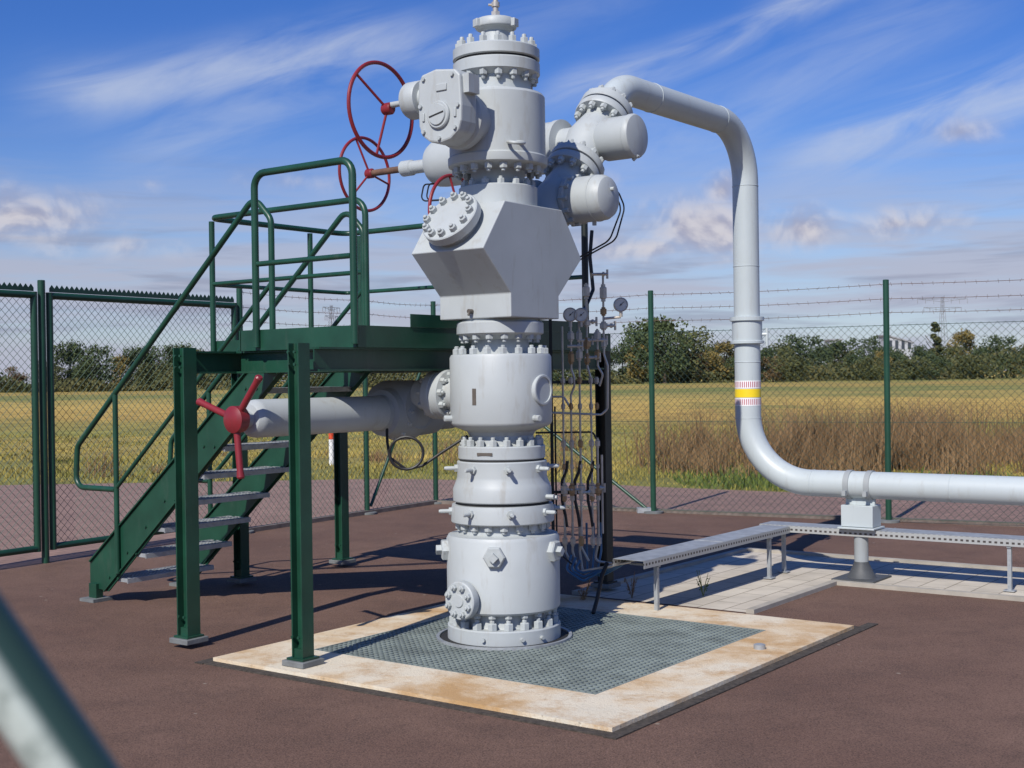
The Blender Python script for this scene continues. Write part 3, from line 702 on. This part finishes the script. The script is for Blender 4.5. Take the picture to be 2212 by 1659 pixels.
for q0,q1 in ((S(1.62,-.89),S(3.13,-.89)),(S(3.09,-.92),S(3.09,-7)),(S(4.48,.55),S(4.48,-7)),(S(1.62,.55),S(4.45,.55))):
    mb.beam(q0+Z3*.02,q1+Z3*.02,.06,.035)
mk('path_edging',mb,[km],smooth=False,kind='structure')
mb=MB(); mb.lathe([(.035,.034),(.035,.06),(.02,.065)],S(.50,-1.50,0),Z3,12)
mk('survey_bolt',mb,[M['galv']],label='small round steel bolt set in concrete pad',category='bolt')

# ---------------------------------------------------------------- rail near the viewer
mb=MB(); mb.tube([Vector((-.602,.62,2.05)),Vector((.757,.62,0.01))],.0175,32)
m=pmat('green_rail_painted_glare',(.035,.075,.055),.3,0,.3,25)
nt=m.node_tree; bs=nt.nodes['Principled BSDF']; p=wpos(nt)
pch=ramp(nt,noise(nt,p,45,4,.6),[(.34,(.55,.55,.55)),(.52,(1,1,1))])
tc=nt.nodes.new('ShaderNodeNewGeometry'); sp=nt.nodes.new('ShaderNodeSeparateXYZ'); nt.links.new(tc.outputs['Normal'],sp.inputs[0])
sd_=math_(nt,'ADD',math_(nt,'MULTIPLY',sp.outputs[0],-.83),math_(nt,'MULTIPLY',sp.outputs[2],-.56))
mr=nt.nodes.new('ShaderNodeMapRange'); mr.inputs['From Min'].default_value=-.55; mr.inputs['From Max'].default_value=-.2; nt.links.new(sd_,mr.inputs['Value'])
nt.links.new(mixc(nt,mixc(nt,1.0,pch,mr.outputs['Result'],'MULTIPLY'),(.03,.06,.048),(.46,.51,.47)),bs.inputs['Base Color'])  # pale glare along the bar is put into the colour by surface direction
mk('guard_rail',mb,[m],label='sloping green round steel rail bar with a pale glare band painted on',category='rail')

# ---------------------------------------------------------------- marker post
e=emp('marker_post',(-3.5,25,0),'slim white marker post with orange-red top in grass','marker post')
mb=MB(); mb.cyl(Vector((-3.5,25,0)),Vector((-3.5,25,.50)),.05,12,.005); mk('post',mb,[M['white']],e)
mb=MB(); mb.cyl(Vector((-3.5,25,.50)),Vector((-3.5,25,.64)),.052,12,.01); mk('cap',mb,[M['orange']],e)

# ---------------------------------------------------------------- trees
def crown_mesh(name,mat,hx,h,base,seed,n=1500,ls=.5,nb=14,narrow=False):
    rnd=random.Random(seed); vs=[];fs=[]
    blobs=[]
    for i in range(nb):
        t=rnd.random(); z=base+(h-base)*(.1+.82*t)
        env=math.sin(math.pi*min(1,(.12+.8*t)))**.6 if not narrow else (1-t)*.9+.15
        a=rnd.uniform(0,6.28); rr_=hx*env*rnd.uniform(.2,.85)
        blobs.append((rr_*math.cos(a),rr_*math.sin(a),z,rnd.uniform(.22,.46)*hx*(.6+.4*env)))
    for i in range(n):
        bx,by,bz,br=rnd.choice(blobs); d=Vector((rnd.gauss(0,1),rnd.gauss(0,1),rnd.gauss(0,1))).normalized()*br*rnd.uniform(.4,1.25)
        c=Vector((bx,by,bz))+Vector((d.x,d.y,d.z*.8)); s=ls*rnd.uniform(.5,1.2)
        u=Vector((rnd.gauss(0,1),rnd.gauss(0,1),rnd.gauss(0,1))).normalized(); v=u.cross(Vector((rnd.gauss(0,1),rnd.gauss(0,1),rnd.gauss(0,1)))).normalized()
        k=len(vs); vs+=[c-u*s*.5,c+v*s*.32,c+u*s*.5,c-v*s*.32]; fs.append((k,k+1,k+2,k+3))
    me=bpy.data.meshes.new(name); me.from_pydata(vs,[],fs); me.materials.append(mat); return me
def trunk_mesh(h,r):
    mb=MB(); rnd=random.Random(int(h*10))
    mb.lathe([(r*1.3,0),(r,h*.08),(r*.75,h*.4),(r*.35,h*.75)],Vector((0,0,0)),Z3,8)
    for i in range(6):
        a=rnd.uniform(0,6.28); z=h*rnd.uniform(.25,.6); e=Vector((math.cos(a)*h*.2,math.sin(a)*h*.2,z+h*.18)); mb.tube([Vector((0,0,z)),e*.5+Vector((0,0,z*.45)),e],r*.25,5)
    me=bpy.data.meshes.new('trunk'); me.from_pydata(mb.v,[],mb.f); me.materials.append(M['bark']); return me
kinds=[]
for i,(mat,hx,base,nar) in enumerate(((LF[0],4.4,.8,False),(LF[1],4.8,.7,False),(LF[2],4.0,.6,False),(LF[3],4.4,.4,False),(LF[0],5.2,.9,False),(LF[1],1.3,.8,True))):
    kinds.append((crown_mesh('crown',mat,hx,9.0,base,100+i,2800,.55,24,nar),trunk_mesh(9.0,.22)))
tl=[(1345,745,0,1),(1400,688,0,1.1),(1436,683,4,1),(1487,704,1,1.2),(1532,735,1,1),(1565,738,2,1),(1600,762,0,1),(1650,750,0,1),(1690,740,1,1),(1735,722,4,1.1),(1775,748,0,1),(1825,752,1,1),(1868,726,4,1.1),(1905,758,2,.9),
    (1950,760,1,1),(1990,745,0,.9),(2022,690,5,1),(2052,742,1,1),(2082,714,2,1),(2125,748,0,1),(2165,723,4,1.1),(2210,745,0,1),(2255,730,1,1),(2300,735,0,1),
    (1300,750,0,1),(1260,765,1,1),(1380,745,2,1),(-60,770,0,1),(30,792,3,1.2),(90,775,1,1),(152,737,0,1),(215,744,4,1),(262,768,2,1),(300,748,0,1),(345,744,4,1),(395,742,0,1),(440,752,1,1),(490,760,0,1),(560,772,1,1),(630,766,0,1),(690,790,1,1),(760,778,2,1),(830,786,0,1),(900,780,1,1),(960,775,0,1),(1205,772,0,1),(1180,765,1,1),
    (1460,752,1,1.2),(1510,762,3,1.2),(1580,768,1,1.2),(1625,766,0,1.2),(1720,764,1,1.2),(1880,768,1,1.2),(1975,770,1,1.2),(2020,765,0,1.2),(2100,765,1,1.2),(2190,768,2,1.2),(1800,735,0,1.1),(1925,748,0,1.1),(1850,765,0,1.2),(1670,770,3,1.1),(120,785,1,1.2),(180,782,0,1.2),(320,780,1,1.2)]
rt=random.Random(3)
for u,vt,kd,ws in tl:
    Yd=rt.uniform(255,310)*(0.9 if vt>760 else 1); az_=(u-1106)/2800; top=1.65+(815-vt-.014*(u-1106))*Yd/2800
    h=max(3.5,top); s=h/9.0; loc=Vector((az_*Yd,Yd,-.05))
    names={0:'dark green broad-leaved tree in the row beyond the field',1:'olive green broad-leaved tree in the row beyond the field',2:'yellowing autumn tree in the row beyond the field',3:'low brown autumn tree in the row beyond the field',4:'wide dark green tree in the row beyond the field',5:'slim pointed poplar rising above the tree row'}
    e=emp('tree',loc,names[kd],'tree','trees beyond the field')
    rz=rt.uniform(0,6.28); wsc=max(s,.70)*ws*rt.uniform(.85,1.2) if kd!=5 else s
    for nm,me in (('crown',kinds[kd][0]),('trunk',kinds[kd][1])):
        o=bpy.data.objects.new(nm,me); col.objects.link(o); o.parent=e; o.scale=(wsc,wsc,s); o.rotation_euler=(0,0,rz)
rnd=random.Random(11); vs=[];fs=[]
prof_n=lambda x: 3.7+1.5*math.sin(x*.11)+1.1*math.sin(x*.31+1)+.9*math.sin(x*.05+2)
for i in range(46000):
    x=rnd.uniform(-135,135); y=265+rnd.uniform(-14,14)+8*math.sin(x*.03); hh=max(.8,prof_n(x+y*.5))
    z=hh*rnd.random()**.7; c=Vector((x,y,z)); s=rnd.uniform(.4,.9)
    u=Vector((rnd.gauss(0,1),rnd.gauss(0,1),rnd.gauss(0,1))).normalized(); v=u.cross(Vector((rnd.gauss(0,1),rnd.gauss(0,1),rnd.gauss(0,1)))).normalized()
    k=len(vs); vs+=[c-u*s*.5,c+v*s*.35,c+u*s*.5,c-v*s*.35]; fs.append((k,k+1,k+2,k+3))
me=bpy.data.meshes.new('undergrowth'); me.from_pydata(vs,[],fs)
mm=leafmat('undergrowth_leaves',(.052,.072,.030),(.14,.125,.05),.12); me.materials.append(mm)
o=bpy.data.objects.new('undergrowth',me); col.objects.link(o); o['kind']='stuff'; o['label']='low bushy undergrowth belt under the distant tree row'; o['category']='bushes'
def blades(name,n,gen,mat,label,cat):
    rnd=random.Random(n); vs=[];fs=[]
    for i in range(n):
        x,y,h,w=gen(rnd); a=rnd.uniform(0,6.28); lean=rnd.uniform(0,.6)*h; b=rnd.uniform(0,6.28)
        dx,dy=math.cos(a)*w,math.sin(a)*w; lx,ly_=math.cos(b)*lean,math.sin(b)*lean
        k=len(vs); vs+=[(x-dx,y-dy,0),(x+dx,y+dy,0),(x+lx*.4+dx*.7,y+ly_*.4+dy*.7,h*.6),(x+lx*.4-dx*.7,y+ly_*.4-dy*.7,h*.6),(x+lx,y+ly_,h)]
        fs+=[(k,k+1,k+2,k+3),(k+3,k+2,k+4)]
    me=bpy.data.meshes.new(name); me.from_pydata(vs,[],fs); me.materials.append(mat)
    o=bpy.data.objects.new(name,me); col.objects.link(o); o['kind']='stuff'; o['label']=label; o['category']=cat; return o
def edge_y(x):
    pts=[(-30,17),(-14,20.5),(-8,21.2),(-2,21.4),(.6,20.3),(2.4,18.9),(6.5,16.2),(16,11.6)]
    for (x0,y0),(x1,y1) in zip(pts,pts[1:]):
        if x0<=x<=x1: return y0+(y1-y0)*(x-x0)/(x1-x0)
    return 20
def g1(r):
    while True:
        t=r.random()**1.4; y=16+26*t; x=r.uniform(-.46*y,.46*y)
        pn=math.sin(x*1.3+y*.7)*math.sin(y*1.1-x*.4)
        if y>edge_y(max(-29,min(15,x))) and (pn>-.2 or r.random()<.3): break
    return x,y,r.uniform(.02,.07)*(1.3+pn*.7)*(1 if y<30 else .6),r.uniform(.006,.012)*(y/20)
blades('meadow_grass',40000,g1,M['grassblade'],'short green and straw-coloured meadow grass beyond fence','grass')
cl=[]
rr2=random.Random(5)
for i in range(210):
    u_=rr2.random()
    if u_<.80: cx=rr2.gauss(7.2,2.2); cy=rr2.uniform(20.0,28)
    elif u_<.93: cx=rr2.uniform(3.0,14); cy=rr2.uniform(20.5,32)
    else: cx=rr2.uniform(-9,3); cy=rr2.uniform(22,30)
    if cy<edge_y(max(-29,min(15,cx)))+.8: continue
    hb=rr2.choice((.35,.5,.75,1.0,1.25))*(1 if u_<.8 else .55)
    cl.append((cx,cy,hb,rr2.uniform(.08,.34)))
def g2(r):
    cx,cy,h,s=r.choice(cl); return cx+r.gauss(0,s),cy+r.gauss(0,s),h*r.uniform(.35,1.05),r.uniform(.003,.010)
blades('dry_weeds',20000,g2,M['weed'],'tall dry brown weeds standing in the meadow','weeds')
def g3(r):
    x=r.uniform(2.5,12); y=edge_y(x)+abs(r.gauss(0,1.6)); return x,y+.1,r.uniform(.03,.15)*(1+.6*math.sin(x*2.1)),r.uniform(.008,.02)
blades('green_herbs',4500,g3,M['herb'],'leafy green herbs along the edge of paving','herbs')
for i,(q,n_) in enumerate(((S(2.05,-.3),12),(S(1.7,.1),12),(S(1.35,.3),14))):
    mb=MB(); rnd=random.Random(50+i)
    for k in range(n_):
        a=rnd.uniform(0,6.28); L=rnd.uniform(.08,.22); e=q+Vector((math.cos(a)*L*.35,math.sin(a)*L*.35,L))
        mb.tube([q+Z3*.01,q.lerp(e,.5)+Z3*.02,e],.0018,4)
        for j in range(5):
            c=q.lerp(e,rnd.uniform(.4,1)); u=Vector((rnd.gauss(0,1),rnd.gauss(0,1),rnd.gauss(0,.5))).normalized()*.018; v=u.cross(Z3).normalized()*.007
            mb.add([c,c+u*.5+v,c+u,c+u*.5-v],[(0,1,2,3)])
    mk('weed_plant',mb,[M['weed'] if i else M['herb']],smooth=False,label='thin wild weed growing beside the cable tray',category='weed',group='weeds by the path')

# ---------------------------------------------------------------- far pylons and buildings
def pylon(loc,H,arm,rz,label):
    mb=MB(); c,s=math.cos(rz),math.sin(rz); ux=Vector((c,s,0)); uy=Vector((-s,c,0)); L=Vector(loc)
    def hw(z): return 2.6*(1-z/H)+.45
    lv=[H*i/10 for i in range(11)]
    for sx_,sy_ in ((1,1),(1,-1),(-1,1),(-1,-1)):
        for z0,z1 in zip(lv,lv[1:]): mb.cyl(L+ux*sx_*hw(z0)+uy*sy_*hw(z0)+Z3*z0,L+ux*sx_*hw(z1)+uy*sy_*hw(z1)+Z3*z1,.13,4)
    for i,(z0,z1) in enumerate(zip(lv,lv[1:])):
        for sy_ in (1,-1):
            mb.cyl(L-ux*hw(z0)+uy*sy_*hw(z0)+Z3*z0,L+ux*hw(z1)+uy*sy_*hw(z1)+Z3*z1,.08,4); mb.cyl(L+ux*hw(z0)+uy*sy_*hw(z0)+Z3*z0,L-ux*hw(z1)+uy*sy_*hw(z1)+Z3*z1,.08,4)
    for z,k in ((H*.97,1.0),(H*.86,.75)):
        for s_ in (1,-1):
            mb.cyl(L+Z3*z,L+ux*s_*arm*k+Z3*z,.13,4); mb.cyl(L+Z3*(z-1.6),L+ux*s_*arm*k+Z3*z,.10,4)
            for t in (.35,.68,1.0): mb.cyl(L+ux*s_*arm*k*t+Z3*z,L+ux*s_*arm*k*t+Z3*(z-2.6),.14,4)
    mk('electricity_pylon',mb,[M['pylon']],smooth=False,label=label,category='pylon',group='electricity pylons')
pylon((233,700,0),42,14,.1,'faint grey lattice electricity pylon with wide crossarms')
pylon((-97,700,0),42,7,1.0,'faint grey lattice electricity pylon seen at an angle')
def building(loc,w,d,h,fl,nw,label,shed=False):
    e=emp('building' if shed else 'apartment_building',loc,label,'building'); L=Vector(loc)
    mb=MB()
    if shed: mb.prism([L+Vector((-w/2,-d/2,0)),L+Vector((w/2,-d/2,0)),L+Vector((w/2,-d/2,h*.8)),L+Vector((-w/2,-d/2,h))],Y3*d)
    else: mb.box(L+Z3*h/2,(w,d,h))
    mk('wall',mb,[M['haze_white']],e,smooth=False)
    mb=MB()
    if shed: mb.prism([L+Vector((-w/2-.5,-d/2-.5,h+.05)),L+Vector((w/2+.5,-d/2-.5,h*.8+.05)),L+Vector((w/2+.5,-d/2-.5,h*.8+.6)),L+Vector((-w/2-.5,-d/2-.5,h+.6))],Y3*(d+1))
    else: mb.box(L+Z3*(h+.3),(w+.8,d+.8,.5))
    mk('roof',mb,[M['haze_roof']],e,smooth=False)
    for f in range(fl):
        for k in range(nw):
            mb=MB(); mb.box(L+Vector((-w/2+w*(k+.5)/nw,-d/2-.03,h*(f+.55)/fl)),(w/nw*.5,.1,h/fl*.45)); mk('window',mb,[M['glass']],e,smooth=False)
building((129,520,0),4.5,10,14.5,4,2,'pale apartment block showing above the tree row')
building((154,520,0),10,12,16,2,4,'white industrial hall with sloping roof beyond trees',True)

# ---------------------------------------------------------------- world
w=bpy.data.worlds.new('World'); scene.world=w; w.use_nodes=True; nt=w.node_tree; bg=nt.nodes['Background']
try: w.cycles.sampling_method='MANUAL'; w.cycles.sample_map_resolution=256
except Exception: pass
SUN_EL=rad(41); SUN_AZ=rad(206)
sky=nt.nodes.new('ShaderNodeTexSky'); sky.sky_type='NISHITA'; sky.sun_disc=False; sky.sun_elevation=SUN_EL; sky.sun_rotation=SUN_AZ
sky.air_density=1.0; sky.dust_density=.4; sky.ozone_density=3.0
tc=nt.nodes.new('ShaderNodeTexCoord'); g=tc.outputs['Generated']
sp=nt.nodes.new('ShaderNodeSeparateXYZ'); nt.links.new(g,sp.inputs[0]); gx,gy,gz=sp.outputs
mt=lambda op,a,b=None,c=None,clamp=False: math_(nt,op,a,b,c,clamp)
azn=mt('ARCTAN2',gx,gy); el=mt('ARCSINE',gz)
def cv(x,y,z=0.0):
    n=nt.nodes.new('ShaderNodeCombineXYZ')
    for i,val in enumerate((x,y,z)):
        if isinstance(val,bpy.types.NodeSocket): nt.links.new(val,n.inputs[i])
        else: n.inputs[i].default_value=val
    return n.outputs[0]
def sstep(x,a,b):
    n=nt.nodes.new('ShaderNodeMapRange'); n.interpolation_type='SMOOTHSTEP'; n.inputs['From Min'].default_value=a; n.inputs['From Max'].default_value=b
    nt.links.new(x,n.inputs['Value']); return n.outputs['Result']
ae=cv(azn,el)
cs,sn=math.cos(.30),math.sin(.30)
tt=mt('ADD',mt('MULTIPLY',azn,cs),mt('MULTIPLY',el,sn)); dd0=mt('SUBTRACT',mt('MULTIPLY',el,cs),mt('MULTIPLY',azn,sn))
nz=noise(nt,cv(mt('MULTIPLY',tt,7.0),mt('MULTIPLY',dd0,34.0)),1.0,5,.60,.6)
wig=mt('MULTIPLY',mt('SUBTRACT',noise(nt,cv(mt('MULTIPLY',tt,7.0),3.0),1.0,2),.5),.035)
nzs=sstep(nz,.22,.72)
def streak(x0,y0,x1,y1,wd_,amt):
    dx,dy=x1-x0,y1-y0; L=math.hypot(dx,dy); dx/=L; dy/=L
    ax_=mt('SUBTRACT',azn,x0); ay_=mt('SUBTRACT',el,y0)
    t=mt('ADD',mt('MULTIPLY',ax_,dx),mt('MULTIPLY',ay_,dy)); d=mt('SUBTRACT',mt('MULTIPLY',ay_,dx),mt('MULTIPLY',ax_,dy))
    dd=mt('DIVIDE',mt('ADD',d,wig),wd_); gs=mt('EXPONENT',mt('MULTIPLY',mt('MULTIPLY',dd,dd),-1.0))
    e1=sstep(t,-.03,.06); e2=mt('SUBTRACT',1.0,sstep(t,L-.06,L+.08))
    return mt('MULTIPLY',mt('MULTIPLY',gs,mt('MULTIPLY',e1,e2)),amt)
acc=None
for a in ((-.36,.205,-.06,.255,.020,.62),(-.30,.165,-.10,.235,.024,.36),(.02,.205,.30,.295,.013,.66),(.20,.155,.45,.215,.024,.62),(-.10,.235,.10,.30,.03,.18),(.05,.16,.33,.255,.03,.28),(-.16,.12,.06,.17,.02,.30)):
    s_=streak(*a); acc=s_ if acc is None else mt('MAXIMUM',acc,s_)
acc=mt('MULTIPLY',acc,nzs)
ln=noise(nt,cv(mt('MULTIPLY',azn,4.0),mt('MULTIPLY',el,42.0)),1.0,5,.58,.35)
fade=mt('SUBTRACT',1.0,sstep(el,.06,.20))
low=mt('MULTIPLY',mt('ADD',mt('MULTIPLY',sstep(ln,.34,.60),.62),.28),fade)
dk=mt('MULTIPLY',sstep(noise(nt,cv(mt('MULTIPLY',azn,6.0),mt('ADD',mt('MULTIPLY',el,60.0),9.0)),1.0,4,.6,.4),.50,.68),mt('MULTIPLY',fade,.5))
cn=noise(nt,ae,21.0,6,.57,.3); cn2=noise(nt,cv(azn,mt('ADD',el,.007)),21.0,3,.57,.3)
cum=None
for a0_,e0_,w_,h_,am in ((-.365,.120,.11,.034,.9),(.150,.112,.085,.040,1.0),(.162,.138,.028,.024,.85),(.222,.108,.055,.026,.9),(.335,.172,.055,.020,.7),(.262,.178,.04,.014,.45),(.29,.110,.075,.020,.6),(-.268,.146,.03,.014,.45),(-.16,.150,.07,.016,.45),(.10,.098,.13,.018,.75),(-.30,.10,.12,.016,.6),(.02,.15,.12,.016,.45)):
    dx=mt('DIVIDE',mt('SUBTRACT',azn,a0_),w_); dy=mt('DIVIDE',mt('SUBTRACT',el,e0_),h_)
    r2=mt('ADD',mt('MULTIPLY',dx,dx),mt('MULTIPLY',dy,dy)); b_=mt('MULTIPLY',mt('SUBTRACT',1.0,mt('SQRT',r2),None,True),am)
    cum=b_ if cum is None else mt('MAXIMUM',cum,b_)
cm=sstep(mt('ADD',mt('MULTIPLY',cum,.9),mt('MULTIPLY',mt('SUBTRACT',cn,.5),1.05)),.10,.85)
cm=mt('MULTIPLY',cm,sstep(cum,.0,.25)); cm=mt('MULTIPLY',cm,.88)
shade=sstep(mt('SUBTRACT',cn2,cn),-.07,.09)
tint=mixc(nt,sstep(el,.02,.28),(.78,.86,1.10),(.32,.58,1.12))
skyc=mixc(nt,1.0,sky.outputs[0],tint,'MULTIPLY')
def k_(c,f): return tuple(x*f for x in c)
CW=6.9
c1=mixc(nt,acc,skyc,k_((.86,.94,1.10),CW)); 
c2=mixc(nt,low,c1,k_((.74,.77,.96),CW*.88))
c2=mixc(nt,dk,c2,k_((.44,.49,.70),CW*.80))
cc=mixc(nt,shade,k_((1.0,.95,1.0),CW*.96),k_((.62,.61,.79),CW*.86))
c3=mixc(nt,cm,c2,cc)
nt.links.new(c3,bg.inputs[0]); bg.inputs[1].default_value=.10

sd=Vector((math.sin(SUN_AZ)*math.cos(SUN_EL),math.cos(SUN_AZ)*math.cos(SUN_EL),math.sin(SUN_EL)))
ld=bpy.data.lights.new('sun','SUN'); ld.energy=4.8; ld.angle=rad(.5); ld.color=(1,.95,.87)
lo=bpy.data.objects.new('sun',ld); col.objects.link(lo); lo.rotation_euler=sd.to_track_quat('Z','Y').to_euler(); lo.location=(-5,-5,12)

# ---------------------------------------------------------------- camera
cd=bpy.data.cameras.new('camera'); cam=bpy.data.objects.new('camera',cd); col.objects.link(cam)
cd.sensor_width=36; cd.lens=36*2800/2212; cd.clip_start=.05; cd.clip_end=6000
cam.matrix_world=Matrix.Translation((0,0,1.65))@Matrix.Rotation(rad(90-.297),4,'X')@Matrix.Rotation(rad(-.8),4,'Z')
cd.dof.use_dof=True; cd.dof.focus_distance=9.5; cd.dof.aperture_fstop=8
scene.camera=cam
scene.view_settings.view_transform='Standard'; scene.view_settings.look='None'; scene.view_settings.exposure=0
